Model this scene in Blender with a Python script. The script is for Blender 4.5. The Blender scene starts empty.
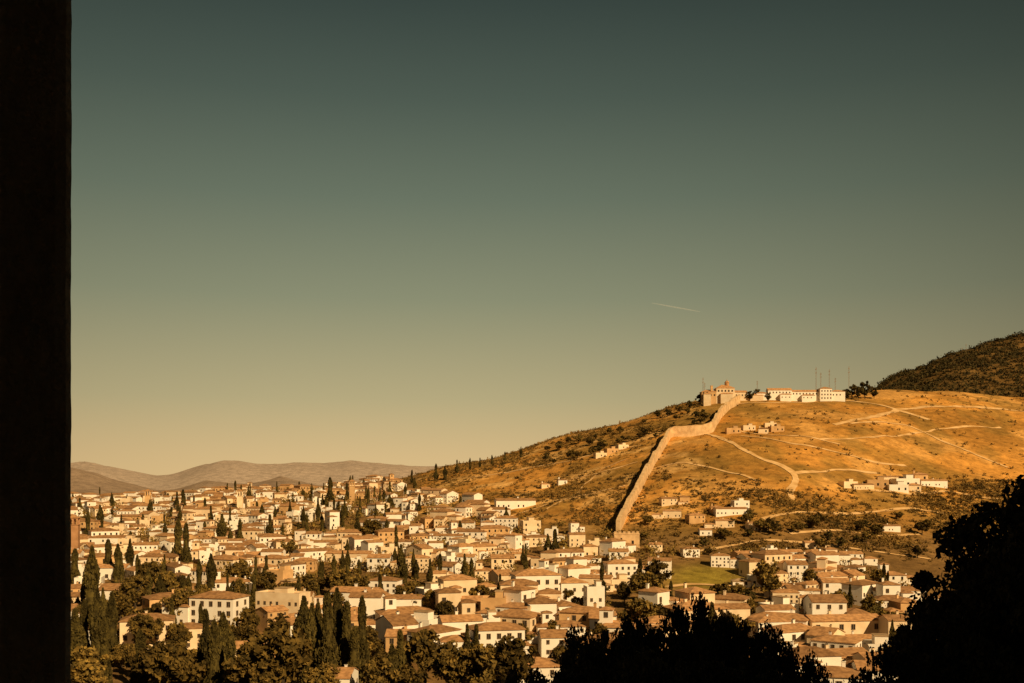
import bpy, math, random
import numpy as np
random.seed(7); rng=np.random.default_rng(7)
FPX=995.0; YH=485.0
sc=bpy.context.scene
col=sc.collection
sc.view_settings.view_transform='Standard'; sc.view_settings.look='None'; sc.view_settings.exposure=0
# ------------------------------------------------------------ noise
_perm=np.random.default_rng(3).random((256,256))
def vnoise(x,y):
    xi=np.floor(x).astype(int); yi=np.floor(y).astype(int); fx=x-xi; fy=y-yi
    fx=fx*fx*(3-2*fx); fy=fy*fy*(3-2*fy)
    a=_perm[xi%256,yi%256]; b=_perm[(xi+1)%256,yi%256]; c=_perm[xi%256,(yi+1)%256]; d=_perm[(xi+1)%256,(yi+1)%256]
    return (a*(1-fx)+b*fx)*(1-fy)+(c*(1-fx)+d*fx)*fy
def fbm(x,y,s,o=4):
    x=np.asarray(x,float)/s+17.3; y=np.asarray(y,float)/s+91.7; r=0;a=.5
    for i in range(o):
        r=r+a*(vnoise(x,y)-.5); x=x*2.03+5; y=y*2.03+9; a*=.5
    return r
def sstep(a,b,v):
    t=np.clip((v-a)/(b-a),0,1); return t*t*(3-2*t)
# ------------------------------------------------------------ terrain height
DY=[250,330,400,480,560,640,720,800,900,1000,1120,1250]
COL={ -200:[755,690,645,607,580,560,546,534,521,511,506,506],
 70:[755,690,645,606,578,557,542,529,516,507,503,503],
 200:[755,690,645,606,578,557,541,527,513,503,498,498],
 320:[755,690,645,608,580,557,538,522,507,497,492,492],
 400:[755,690,645,608,580,556,536,517,500,488,482,481],
 440:[755,690,645,608,580,555,533,512,491,477,469,468],
 500:[755,690,645,608,580,552,526,503,482,467,459,457],
 560:[755,690,645,608,580,550,520,493,468,450,438,437],
 620:[755,690,645,610,580,547,512,482,455,437,424,424],
 680:[755,690,645,612,580,546,508,473,443,421,405,403],
 740:[755,690,645,612,582,546,505,469,437,413,397,397],
 800:[755,690,645,612,584,548,507,470,437,413,396,396],
 870:[755,690,645,615,588,552,515,483,448,418,395,390],
 950:[755,690,650,620,594,560,526,495,462,430,401,390],
 1024:[755,692,655,626,600,570,538,508,474,442,412,398],
 1250:[755,700,665,640,615,585,555,520,480,440,400,380]}
pxs=sorted(COL); T=np.linspace((pxs[0]-512)/FPX,(pxs[-1]-512)/FPX,260)
YY=np.concatenate([np.arange(240,1300,10),np.arange(1300,2620,20)]).astype(float)
base=np.zeros((len(pxs),len(YY)))
for i,p in enumerate(pxs):
    rows=np.array(COL[p],float); z=(YH-rows)*np.array(DY)/FPX
    yk=list(DY); zk=list(z)
    back={-200:0,70:0,800:0,870:386,950:353,1024:333,1250:288}
    if p>=870:
        zb=(YH-back[p])*1950/FPX
        yk+= [1400,1600,1950,2300,2600]; zk+=[zk[-1]-8,zk[-1]*.6+zb*.4-10,zb,zb*.8,zb*.6]
    else:
        zz=zk[-1]; 
        yk+=[1400,1600,2000,2600]; zk+=[zz-10,zz*.4-60,-110,-125]
    base[i]=np.interp(YY,yk,zk)
TAB=np.zeros((len(T),len(YY)))
tpx=(np.array(pxs)-512)/FPX
for j in range(len(YY)): TAB[:,j]=np.interp(T,tpx,base[:,j])
def blur(a,n,ax):
    for _ in range(n):
        p=np.pad(a,[(1,1) if k==ax else (0,0) for k in range(2)],mode='edge')
        a=(p[:-2]+2*p[1:-1]+p[2:])/4 if ax==0 else (p[:,:-2]+2*p[:,1:-1]+p[:,2:])/4
    return a
TAB=blur(blur(TAB,12,0),6,1)
MPX=[-900,-300,0,70,82,97,115,135,150,165,178,190,205,222,240,262,280,300,325,350,375,400,430,520,700,1100,2000]
MR=[468,466,464,463,460,463,467,472,475,475,472,467,462,459,460,462,463,461,462,458,460,461,465,470,475,470,470]
M2=[480,478,474,471,473,476,482,485,489,490,487,483,478,480,484,480,474,478,482,486,482,487,484,480,480,480,480]
def H(X,Y,detail=True):
    X=np.asarray(X,float); Y=np.asarray(Y,float); X,Y=np.broadcast_arrays(X,Y)
    t=X/np.maximum(Y,1); 
    ti=np.clip((t-T[0])/(T[1]-T[0]),0,len(T)-1.001); 
    yi=np.interp(Y,YY,np.arange(len(YY))); yi=np.clip(yi,0,len(YY)-1.001)
    a=ti.astype(int); b=yi.astype(int); fa=ti-a; fb=yi-b
    far=(TAB[a,b]*(1-fa)+TAB[a+1,b]*fa)*(1-fb)+(TAB[a,b+1]*(1-fa)+TAB[a+1,b+1]*fa)*fb
    near=np.interp(Y,[-300,-20,2,15,35,60,100,150,200,240,330],[-4,-3,-6,-9,-14.5,-23,-40,-54,-62,-67,-68])
    near=near+50*sstep(12,50,X)*(1-sstep(0,46,Y))  # unseen rise to the right, added to cast shade on the near trees
    w=sstep(240,330,Y); z=near*(1-w)+far*w
    if detail:
        hill=sstep(600,760,Y)*(1-sstep(2300,2700,Y))
        z=z+fbm(X,Y,70,4)*8*hill+fbm(X,Y,300,2)*6*hill*sstep(1200,1500,Y)
        z=z+(fbm(X,Y,110,5)*34)*sstep(1450,1750,Y)*sstep(600,700,X)*(1-sstep(2400,2700,Y))
        z=z+fbm(X,Y,40,3)*2.5*sstep(40,300,Y)
    # plain and far mountains
    wp=sstep(2300,3200,Y); z=z*(1-wp)+(-125)*wp
    px=512+FPX*t
    m1=(YH-np.interp(px,MPX,MR))*15000/FPX+125; m2=(YH-np.interp(px,MPX,M2))*9000/FPX+125
    rid=1-2*np.abs(fbm(X,Y,1500,6))
    z=z+wp*np.maximum(m1*np.exp(-((Y-15000)/2600)**2)*(.78+.25*rid+fbm(X+900,Y,1800,6)*.32), m2*np.exp(-((Y-9000)/1300)**2)*(.72+.33*rid+fbm(X,Y,1100,6)*.5))
    z=z+wp*fbm(X,Y,700,5)*60*sstep(5000,7000,Y)
    return z
def h(x,y): return float(H(x,y))
def P(px,row,ymin=252,ymax=2300):
    ys=np.arange(ymin,ymax,2.0); t=(px-512)/FPX
    r=YH-FPX*H(t*ys,ys)/ys
    k=np.nonzero(r<=row)[0]
    y=ys[k[0]] if len(k) else 1150.0
    return (t*y,y,h(t*y,y))
# ------------------------------------------------------------ materials
def nn(nt,t,**k):
    n=nt.nodes.new(t)
    for a,b in k.items(): setattr(n,a,b)
    return n
def mat(name,c1,c2=None,scale=1.0,rough=.9,bump=0,bscale=None,objvar=0.0,detail=5,contrast=(.35,.65)):
    m=bpy.data.materials.new(name); m.use_nodes=True; nt=m.node_tree; b=nt.nodes['Principled BSDF']
    b.inputs['Roughness'].default_value=rough
    b.inputs['Specular IOR Level'].default_value=.15
    c2=c2 or tuple(x*.7 for x in c1)
    tc=nn(nt,'ShaderNodeNewGeometry'); no=nn(nt,'ShaderNodeTexNoise'); no.inputs['Scale'].default_value=scale; no.inputs['Detail'].default_value=detail
    nt.links.new(tc.outputs['Position'],no.inputs['Vector'])
    r=nn(nt,'ShaderNodeValToRGB'); r.color_ramp.elements[0].position=contrast[0]; r.color_ramp.elements[1].position=contrast[1]
    r.color_ramp.elements[0].color=(*c2,1); r.color_ramp.elements[1].color=(*c1,1)
    nt.links.new(no.outputs['Fac'],r.inputs['Fac']); out=r.outputs['Color']
    if objvar:
        oi=nn(nt,'ShaderNodeObjectInfo'); mr=nn(nt,'ShaderNodeMapRange'); mr.inputs['To Min'].default_value=1-objvar; mr.inputs['To Max'].default_value=1+objvar
        nt.links.new(oi.outputs['Random'],mr.inputs['Value'])
        isl=nn(nt,'ShaderNodeMapRange'); isl.inputs['To Min'].default_value=1-objvar*.6; isl.inputs['To Max'].default_value=1+objvar*.6
        nt.links.new(tc.outputs['Random Per Island'],isl.inputs['Value'])
        mu=nn(nt,'ShaderNodeMath',operation='MULTIPLY'); nt.links.new(mr.outputs[0],mu.inputs[0]); nt.links.new(isl.outputs[0],mu.inputs[1])
        vm=nn(nt,'ShaderNodeVectorMath',operation='SCALE'); nt.links.new(out,vm.inputs[0]); nt.links.new(mu.outputs[0],vm.inputs['Scale']); out=vm.outputs[0]
    nt.links.new(out,b.inputs['Base Color'])
    if bump:
        n2=nn(nt,'ShaderNodeTexNoise'); n2.inputs['Scale'].default_value=bscale or scale*3; n2.inputs['Detail'].default_value=8
        nt.links.new(tc.outputs['Position'],n2.inputs['Vector'])
        bp=nn(nt,'ShaderNodeBump'); bp.inputs['Distance'].default_value=bump; bp.inputs['Strength'].default_value=.8
        nt.links.new(n2.outputs['Fac'],bp.inputs['Height']); nt.links.new(bp.outputs[0],b.inputs['Normal'])
    return m
WALLM={'white':mat('white_plaster',(.88,.83,.73),(.84,.76,.64),.25,objvar=.04),
 'cream':mat('cream_plaster',(.85,.68,.46),(.74,.56,.35),.25,objvar=.1),
 'ochre':mat('ochre_plaster',(.68,.43,.2),(.54,.33,.15),.25,objvar=.15),
 'brown':mat('brown_brick',(.44,.24,.12),(.32,.17,.08),.3,objvar=.15)}
ROOF=mat('terracotta_tiles',(.5,.27,.115),(.28,.145,.062),.6,objvar=.33)
ROOF2=mat('terrace_floor',(.55,.37,.2),(.36,.24,.13),.3,objvar=.2)
GLASS=mat('dark_window_pane',(.03,.025,.02),rough=.3)
FRAME=mat('painted_window_frame',(.35,.25,.16))
WOOD=mat('brown_wood',(.12,.07,.035))
BARK=mat('tree_bark',(.07,.05,.03),(.04,.028,.018),2)
CYP=mat('cypress_foliage',(.1,.074,.017),(.042,.032,.009),.6,objvar=.35)
LEAF=mat('broadleaf_foliage',(.2,.125,.027),(.065,.046,.012),.4,objvar=.6)
NLEAF=mat('shade_darkened_foliage',(.06,.036,.014),(.03,.02,.008),1.2,objvar=.4)  # near trees: part of their shade is put into the leaf colour
SHRUB=mat('hillside_scrub_foliage',(.25,.145,.035),(.075,.048,.013),.05,objvar=.6)
FOREST=mat('pine_scrub_foliage',(.075,.054,.016),(.03,.024,.008),.03,objvar=.5)
STONE=mat('rammed_earth_stone',(.78,.54,.29),(.55,.36,.18),.25,bump=.25)
PATHM=mat('beaten_earth',(.8,.52,.24),(.62,.37,.14),.12,contrast=(.4,.6))
METAL=mat('weathered_steel',(.42,.31,.22))
STUCCO=mat('rough_dark_stucco',(.6,.53,.45),(.46,.4,.34),9,bump=.02,bscale=38)
# ------------------------------------------------------------ mesh helpers
class B:
    def __init__(s): s.v=[];s.f=[];s.m=[]
    def add(s,vs,fs,mi=0):
        o=len(s.v); s.v+=list(vs); s.f+=[tuple(o+i for i in f) for f in fs]; s.m+=[mi]*len(fs)
    def box(s,x0,x1,y0,y1,z0,z1,mi=0):
        s.add([(x0,y0,z0),(x1,y0,z0),(x1,y1,z0),(x0,y1,z0),(x0,y0,z1),(x1,y0,z1),(x1,y1,z1),(x0,y1,z1)],
          [(0,3,2,1),(4,5,6,7),(0,1,5,4),(1,2,6,5),(2,3,7,6),(3,0,4,7)],mi)
    def cyl(s,p0,p1,r0,r1,n=6,mi=0):
        p0=np.array(p0,float);p1=np.array(p1,float); d=p1-p0; d/=max(np.linalg.norm(d),1e-6)
        a=np.cross(d,[0,0,1] if abs(d[2])<.9 else [1,0,0]); a/=np.linalg.norm(a); b=np.cross(d,a)
        vs=[];
        for p,r in((p0,r0),(p1,r1)):
            for k in range(n):
                q=p+r*(math.cos(2*math.pi*k/n)*a+math.sin(2*math.pi*k/n)*b); vs.append(tuple(q))
        fs=[(k,(k+1)%n,n+(k+1)%n,n+k) for k in range(n)]+[tuple(range(n,2*n))]
        s.add(vs,fs,mi)
    def mesh(s,name,mats):
        me=bpy.data.meshes.new(name); me.from_pydata(s.v,[],s.f)
        for m in mats: me.materials.append(m)
        me.polygons.foreach_set('material_index',s.m); me.update(); return me
def qmesh(name,V,mats,core=None,smooth=False):
    n=len(V)//4; me=bpy.data.meshes.new(name)
    nv=len(V); F=np.arange(nv)
    if core is not None:
        cv,cf=core; F=np.concatenate([F,np.array(cf).reshape(-1)+nv]); V=np.concatenate([V,np.array(cv)]); n+=len(cf)
    me.vertices.add(len(V)); me.vertices.foreach_set('co',np.asarray(V,np.float32).reshape(-1))
    me.loops.add(n*4); me.loops.foreach_set('vertex_index',F.astype(np.int32))
    me.polygons.add(n); me.polygons.foreach_set('loop_start',np.arange(0,n*4,4,dtype=np.int32))
    for m in mats: me.materials.append(m)
    me.update(calc_edges=True); return me
def quads(C,S,flat=.0):
    n=len(C); a=rng.normal(size=(n,3)); a/=np.linalg.norm(a,axis=1)[:,None]
    b=rng.normal(size=(n,3)); b=np.cross(a,b); b/=np.linalg.norm(b,axis=1)[:,None]
    S=S[:,None]; a=a*S; b=b*S*rng.uniform(.45,.9,(n,1))
    return np.stack([C-a,C-b,C+a,C+b],1).reshape(-1,3)
def new(name,me,parent=None,loc=None):
    o=bpy.data.objects.new(name,me); col.objects.link(o)
    if parent is not None: o.parent=parent
    if loc is not None: o.location=loc
    return o
def tag(o,label,cat,group=None,kind=None):
    o['label']=label; o['category']=cat
    if group: o['group']=group
    if kind: o['kind']=kind
def struct(o): o['kind']='structure'
# ------------------------------------------------------------ ground sheet
def grow(a,b,f,s0):
    r=[];s=s0;x=a
    while x<b: s*=f; x+=s; r.append(x)
    return r
xs=np.arange(-620,1100,6.0); xs=np.concatenate([-np.array(grow(620,9000,1.012,6)+grow(9000,42000,1.1,120))[::-1],xs,np.array(grow(1100,42000,1.05,6))])
ys=np.concatenate([np.arange(-200,1350,5.0),np.arange(1350,2400,12.0),np.array(grow(2400,60000,1.03,12))])
ys=np.concatenate([-np.array(grow(200,30000,1.2,10))[::-1],ys])
GX,GY=np.meshgrid(xs,ys); GZ=H(GX,GY)
nx,ny=len(xs),len(ys)
me=bpy.data.meshes.new('ground')
V=np.stack([GX,GY,GZ],-1).reshape(-1,3)
me.vertices.add(len(V)); me.vertices.foreach_set('co',V.astype(np.float32).reshape(-1))
I=np.arange(nx*ny).reshape(ny,nx); F=np.stack([I[:-1,:-1],I[:-1,1:],I[1:,1:],I[1:,:-1]],-1).reshape(-1)
n=len(F)//4; me.loops.add(n*4); me.loops.foreach_set('vertex_index',F.astype(np.int32))
me.polygons.add(n); me.polygons.foreach_set('loop_start',np.arange(0,4*n,4,dtype=np.int32)); me.update(calc_edges=True)
me.polygons.foreach_set('use_smooth',np.ones(n,bool))
PXg=512+FPX*GX/np.maximum(GY,1); Rg=YH-FPX*GZ/np.maximum(GY,1)
ca=np.zeros((ny,nx,4)); ca[...,3]=1
def lay(mask,c):
    for k in range(3): ca[...,k]=ca[...,k]*(1-mask)+c[k]*mask
lay(np.ones((ny,nx)),(.62,.295,.062))
lay(sstep(-.06,.1,fbm(GX,GY,110,4))*.8,(.46,.225,.048))
lay(sstep(.03,.14,fbm(GX+500,GY,55,4)),(.7,.37,.1))
lay(sstep(.04,.12,fbm(GX*.5+800,GY,80,5))*.7,(.32,.18,.042))
lay(sstep(.05,.12,fbm(GX+300,GY*.6,28,4))*.6,(.28,.17,.042))
lay(sstep(.07,.13,fbm(GX+1300,GY,22,4))*.7*(PXg<700),(.82,.5,.18))
band=sstep(735,770,PXg)*sstep(490,504,Rg)*(GY>450)*(GY<1200)
lay(np.clip(band,0,1)*.4,(.3,.18,.05))
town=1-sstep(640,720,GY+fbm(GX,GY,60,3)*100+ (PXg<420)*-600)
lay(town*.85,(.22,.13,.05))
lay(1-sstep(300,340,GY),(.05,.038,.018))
gr=np.exp(-(((PXg-705)/42)**2+((Rg-577)/14)**2)**2)*(GY>300)*(GY<900); lay(gr*.95,(.3,.225,.035))
dark=sstep(1330,1480,GY)*(GY<2500); lay(dark*.88,(.13,.078,.025))
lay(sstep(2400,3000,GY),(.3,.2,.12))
lay(sstep(6500,8000,GY)*.9,(.36,.265,.19)); lay(sstep(10500,12500,GY),(.5,.4,.32))  # far ridges tinted paler: distance haze put into the colour
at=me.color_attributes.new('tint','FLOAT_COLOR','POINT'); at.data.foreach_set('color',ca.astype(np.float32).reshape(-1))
gm=bpy.data.materials.new('dry_grass_ground'); gm.use_nodes=True; nt=gm.node_tree; bs=nt.nodes['Principled BSDF']
bs.inputs['Roughness'].default_value=1; bs.inputs['Specular IOR Level'].default_value=.05
A=nn(nt,'ShaderNodeAttribute',attribute_name='tint'); geo=nn(nt,'ShaderNodeNewGeometry')
def noise(s,d=6,r=.6):
    q=nn(nt,'ShaderNodeTexNoise'); q.inputs['Scale'].default_value=s; q.inputs['Detail'].default_value=d; q.inputs['Roughness'].default_value=r
    nt.links.new(geo.outputs['Position'],q.inputs['Vector']); return q.outputs['Fac']
def mrange(x,a,b,c,d):
    q=nn(nt,'ShaderNodeMapRange'); nt.links.new(x,q.inputs['Value'])
    for i,v in zip(('From Min','From Max','To Min','To Max'),(a,b,c,d)): q.inputs[i].default_value=v
    return q.outputs[0]
m1=mrange(noise(.12,8,.7),.35,.65,.62,1.24); m2=mrange(noise(.012,6,.65),.4,.6,.8,1.15)
mm=nn(nt,'ShaderNodeMath',operation='MULTIPLY'); nt.links.new(m1,mm.inputs[0]); nt.links.new(m2,mm.inputs[1])
vs=nn(nt,'ShaderNodeVectorMath',operation='SCALE'); nt.links.new(A.outputs['Color'],vs.inputs[0]); nt.links.new(mm.outputs[0],vs.inputs['Scale'])
sp=mrange(noise(.22,5,.6),.58,.68,0,.62)
mx=nn(nt,'ShaderNodeMix',data_type='RGBA'); nt.links.new(sp,mx.inputs['Factor']); nt.links.new(vs.outputs[0],mx.inputs['A']); mx.inputs['B'].default_value=(.16,.095,.026,1)
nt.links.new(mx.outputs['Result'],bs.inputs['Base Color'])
bp=nn(nt,'ShaderNodeBump'); bp.inputs['Distance'].default_value=1.2; bp.inputs['Strength'].default_value=.7; nt.links.new(noise(.3,8,.7),bp.inputs['Height']); nt.links.new(bp.outputs[0],bs.inputs['Normal'])
me.materials.append(gm)
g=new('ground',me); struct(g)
# ------------------------------------------------------------ paths
def ribbon(pts,w,off=.4,m=PATHM,name='path'):
    W=[P(*p) for p in pts]; d=[]
    for a,b in zip(W[:-1],W[1:]):
        L=math.hypot(b[0]-a[0],b[1]-a[1]); k=max(2,int(L/4))
        for i in range(k): t=i/k; d.append((a[0]+(b[0]-a[0])*t,a[1]+(b[1]-a[1])*t))
    d.append(W[-1][:2]); d=np.array(d); 
    for _ in range(6): d[1:-1]=(d[:-2]+2*d[1:-1]+d[2:])/4
    d[:,0]+=fbm(d[:,0],d[:,1],30,3)*9
    tg=np.gradient(d,axis=0); nrm=np.stack([-tg[:,1],tg[:,0]],1); nrm/=np.linalg.norm(nrm,axis=1)[:,None]+1e-9
    ww=w*np.clip(.95+1.6*fbm(d[:,0],d[:,1],18,3),.25,2)[:,None]/2
    b=B(); vs=[]
    for q in (d-nrm*ww,d,d+nrm*ww):
        z=H(q[:,0],q[:,1])+off; vs.append(np.column_stack([q,z]))
    N=len(d); allv=np.concatenate(vs); fs=[]
    for i in range(N-1):
        fs+= [(i,N+i,N+i+1,i+1),(N+i,2*N+i,2*N+i+1,N+i+1)]
    b.add([tuple(v) for v in allv],fs); o=new(name,b.mesh(name,[m])); struct(o)
ribbon([(700,430),(725,441),(752,455),(778,464),(797,474),(795,485),(790,500)],5.5)
ribbon([(742,436),(790,444),(835,452),(870,462),(905,466)],4.2)
ribbon([(797,474),(850,470),(880,474)],4)
ribbon([(850,424),(880,422),(910,426),(940,440),(975,455),(1010,468)],3.8)
ribbon([(900,410),(960,407),(1020,411),(1060,415)],7)
ribbon([(835,425),(870,418),(900,410)],6)
ribbon([(820,440),(870,438),(940,430),(1000,428)],3.2)
ribbon([(735,404),(770,403),(840,400),(880,405),(930,420)],5)
ribbon([(470,478),(520,470),(570,462),(610,450),(640,446)],3)
ribbon([(500,520),(560,500),(600,492),(625,486)],2.4)
ribbon([(700,552),(760,540),(820,545),(870,552),(930,560)],3.4)
ribbon([(650,470),(680,462),(720,470),(760,482)],3)
ribbon([(540,512),(575,495),(600,470),(625,460)],2)
ribbon([(735,430),(765,436),(800,436),(840,445)],3)
ribbon([(560,482),(600,473),(640,462)],2.4)
ribbon([(870,490),(910,495),(950,492),(1000,500)],4)
ribbon([(760,520),(800,512),(850,515),(900,508),(950,515)],4)
ribbon([(790,535),(840,530),(880,538),(920,535)],3)
ribbon([(650,590),(690,584),(730,588),(770,580)],3)
# ------------------------------------------------------------ house templates
def win_mesh(w,hh,name):
    b=B(); t=.12
    b.add([(-w/2,-.03,-hh/2),(w/2,-.03,-hh/2),(w/2,-.03,hh/2),(-w/2,-.03,hh/2)],[(0,1,2,3)],1)
    b.box(-w/2-t,-w/2,-.1,.02,-hh/2-t,hh/2+t); b.box(w/2,w/2+t,-.1,.02,-hh/2-t,hh/2+t)
    b.box(-w/2,w/2,-.1,.02,hh/2,hh/2+t); b.box(-w/2,w/2,-.16,.02,-hh/2-t,-hh/2); b.box(-.04,.04,-.07,-.035,-hh/2,hh/2)
    return b
WIN=[win_mesh(1.1,1.5,'window'),win_mesh(.8,1.1,'window'),win_mesh(1.5,1.9,'window')]
WINME=[w.mesh('window',[FRAME,GLASS]) for w in WIN]
db=B(); db.box(-.6,.6,-.06,.02,0,2.2); db.box(-.75,-.6,-.12,.02,0,2.35,1); db.box(.6,.75,-.12,.02,0,2.35,1); db.box(-.6,.6,-.12,.02,2.2,2.35,1)
DOORME=db.mesh('door',[WOOD,FRAME])
cb=B(); cb.box(-.4,.4,-.35,.35,-1,1.3); cb.box(-.5,.5,-.45,.45,1.3,1.45); cb.box(-.25,.25,-.2,.2,1.45,1.75,1)
def roof_gable(rb,wb,x0,x1,y0,y1,hh,r,o=.4,th=.2):
    yc=(y0+y1)/2; ya,yb=y0-o,y1+o; xa,xb=x0-o*.7,x1+o*.7
    sec=[(ya,hh),(ya,hh+th),(yc,hh+r+th),(yb,hh+th),(yb,hh),(yc,hh+r)]
    v=[(xa,y,z) for y,z in sec]+[(xb,y,z) for y,z in sec]
    f=[(i,i+6,(i+1)%6+6,(i+1)%6) for i in range(6)]+[(0,1,2,5),(5,2,3,4),(6,11,8,7),(11,10,9,8)]
    rb.add(v,f)
    zt=hh-.02
    for x in (x0,x1): wb.add([(x,y0,zt),(x,y1,zt),(x,yc,hh+r-.05)],[(0,1,2) if x==x1 else (0,2,1)])
def roof_hip(rb,x0,x1,y0,y1,hh,r,o=.4,th=.18):
    xa,xb,ya,yb=x0-o,x1+o,y0-o,y1+o; w=xb-xa; d=yb-ya; yc=(ya+yb)/2; xc=(xa+xb)/2
    rb.box(xa,xb,ya,yb,hh,hh+th); z=hh+th+.004; k=min(w,d)/2
    if w>=d: a=(xa+k,yc,z+r);b=(xb-k,yc,z+r) 
    else: a=(xc,ya+k,z+r); b=(xc,yb-k,z+r)
    v=[(xa,ya,z),(xb,ya,z),(xb,yb,z),(xa,yb,z),a,b]
    if w>=d: f=[(0,1,5,4),(1,2,5),(2,3,4,5),(3,0,4)]
    else: f=[(0,1,4),(1,2,5,4),(2,3,5),(3,0,4,5)]
    rb.add(v,f)
def windows_on(L,x0,x1,y0,y1,z0,nf,skip,k,rr):
    for f in range(nf):
        z=z0+1.7+3*f
        n=max(1,int((x1-x0)/3.2))
        for i in range(n):
            if rr.random()<skip: continue
            L.append(((x0+(i+.5)*(x1-x0)/n,y0,z),0,k))
        n=max(1,int((y1-y0)/3.6))
        for i in range(n):
            if rr.random()<skip+.15: continue
            y=y0+(i+.5)*(y1-y0)/n
            L.append(((x1,y,z),math.pi/2,k))
            if rr.random()<.4: L.append(((x0,y,z),-math.pi/2,k))
def template(w,d,hh,kind,seed,annex=0,tower=0):
    rr=random.Random(seed); wb=B(); rb=B(); L=[]; rk=0
    x0,x1,y0,y1=-w/2,w/2,-d/2,d/2
    wb.box(x0,x1,y0,y1,-7,hh)
    r=d*.17 if kind=='gable' else min(w,d)*.17
    if kind=='gable': roof_gable(rb,wb,x0,x1,y0,y1,hh,r)
    elif kind=='hip': roof_hip(rb,x0,x1,y0,y1,hh,r)
    else:
        rb.box(x0+.3,x1-.3,y0+.3,y1-.3,hh+.004,hh+.1); 
        wb.box(x0,x1,y0,y0+.3,hh+.003,hh+1); wb.box(x0,x1,y1-.3,y1,hh+.003,hh+1); wb.box(x0,x0+.3,y0+.3,y1-.3,hh+.003,hh+1); wb.box(x1-.3,x1,y0+.3,y1-.3,hh+.003,hh+1)
        s=rr.uniform(-.2,.1)*w; wb.box(s,s+w*.3,y0+d*.35,y1-.5,hh+.1,hh+2.7); rb.box(s-.2,s+w*.3+.2,y0+d*.35-.2,y1-.3,hh+2.7,hh+2.9)
    nf=max(1,int(hh/3)); windows_on(L,x0,x1,y0,y1,0,nf,.2,rr.choice([0,1,0]),rr)
    if annex:
        aw=w*.6; ah=hh-3 if hh>5.5 else hh-1.2; ad=d*.75
        ax0=x1+.004 if annex==1 else x0-aw-.004; ax1=ax0+aw; ay0=y0-rr.uniform(0.5,2.5); ay1=ay0+ad
        wb.box(ax0,ax1,ay0,ay1,-7,ah); roof_hip(rb,ax0,ax1,ay0,ay1,ah,min(aw,ad)*.18,.35)
        L=[q for q in L if not((annex==1 and q[1]>0 and q[0][2]<ah+1) or (annex==2 and q[1]<0))]
        windows_on(L,ax0,ax1,ay0,ay1,0,max(1,int(ah/3)),.3,1,rr)
    if tower:
        tx=x0+w*.22; wb.box(tx-2,tx+2,-2,2,hh+.01,hh+r+3.4); roof_hip(rb,tx-2,tx+2,-2,2,hh+r+3.4,.8,.35)
        L.append(((tx,-2,hh+r+2),0,0)); L.append(((tx+2,0,hh+r+2),math.pi/2,0))
    L=[q for q in L if not (q[2]>=0 and abs(q[0][0]+w*.1)<1.1 and q[0][2]<2.6 and q[1]==0)]
    ch=(rr.uniform(-.3,.3)*w,rr.uniform(.1,.3)*d,hh+r*.5+.3)
    return dict(w=w,d=d,h=hh,kind=kind,wb=wb,rb=rb,win=L,door=(-w*.1,y0,0),ch=ch,me={},mew={},roof=rb.mesh('roof',[ROOF2 if kind=='flat' else ROOF]),tower=tower)
def rot(p,a): c,s=math.cos(a),math.sin(a); return (c*p[0]-s*p[1],s*p[0]+c*p[1],p[2])
def integrated(t):
    b=B(); b.v=list(t['wb'].v); b.f=list(t['wb'].f); b.m=list(t['wb'].m)
    for (p,a,k) in t['win']:
        q=[(-.5,-.03,-.7),(.5,-.03,-.7),(.5,-.03,.7),(-.5,-.03,.7)]
        q=[rot(v,a) for v in q]; b.add([(v[0]+p[0],v[1]+p[1],v[2]+p[2]) for v in q],[(0,1,2,3)],1)
    t['ib']=b
TPL=[]
sd=0
for (w,d,hh,k,an,tw) in [(10,8,6,'gable',0,0),(13,9,6.3,'hip',0,0),(9,9,8.5,'hip',2,0),(15,9,6,'gable',1,0),(12,8,8.8,'gable',0,0),(8,7,5.6,'hip',0,0),
   (11,9,6.2,'flat',0,0),(14,10,8.9,'hip',1,0),(9,7,4,'gable',0,0),(16,8,5.8,'gable',2,0),(10,10,9,'gable',1,0),(12,9,6,'hip',0,1),(8,10,6,'gable',0,0),(18,9,6.2,'hip',0,0),(9,8,6,'flat',1,0),(7,6,3.4,'hip',0,0),
   (8,13,7.5,'gable',0,0),(22,8,6.5,'gable',1,0),(7,7,10,'hip',1,0),(16,10,9.5,'hip',2,0),(12,7,3.6,'flat',2,0),(8,11,6.5,'hip',2,0),(8,7,7.5,'flat',1,0)]:
    sd+=1; t=template(w,d,hh,k,sd,an,tw); integrated(t); TPL.append(t)
CHME={c:None for c in WALLM}
for c in WALLM: CHME[c]=cb.mesh('chimney',[WALLM[c],GLASS])
def wallme(t,c,integ):
    D=t['mew'] if integ else t['me']
    if c not in D: D[c]=(t['ib'] if integ else t['wb']).mesh('wall',[WALLM[c],GLASS])
    return D[c]
KD={'gable':'pitched terracotta tiled roof','hip':'hipped terracotta tiled roof','flat':'flat parapeted roof terrace'}
def place_house(t,x,y,rz,c,detail,s=1.0,z=None,label=None,group='hillside town houses'):
    e=bpy.data.objects.new('house',None); col.objects.link(e); e.empty_display_size=2
    if z is None: 
        z=min(h(x,y-t['d']*.4*s),h(x,y))
    e.location=(x,y,z); e.rotation_euler=(0,0,rz); e.scale=(s,s,s)
    st='low' if t['h']<5 else ('two-storey' if t['h']<8 else 'three-storey')
    tag(e,label or f"{st} {c} house with {KD[t['kind']]} on the slope",'house',group)
    new('wall',wallme(t,c,not detail),e); new('roof',t['roof'],e)
    if detail:
        for (p,a,k) in t['win']:
            o=new('window',WINME[k],e,p); o.rotation_euler=(0,0,a)
        new('door',DOORME,e,t['door'])
    if t['kind']!='flat' : new('chimney',CHME[c],e,t['ch'])
    return e
used=[]
def near_used(x,y,r): return any((x-a)**2+(y-b)**2<(r+q)**2 for a,b,q in used)
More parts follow.
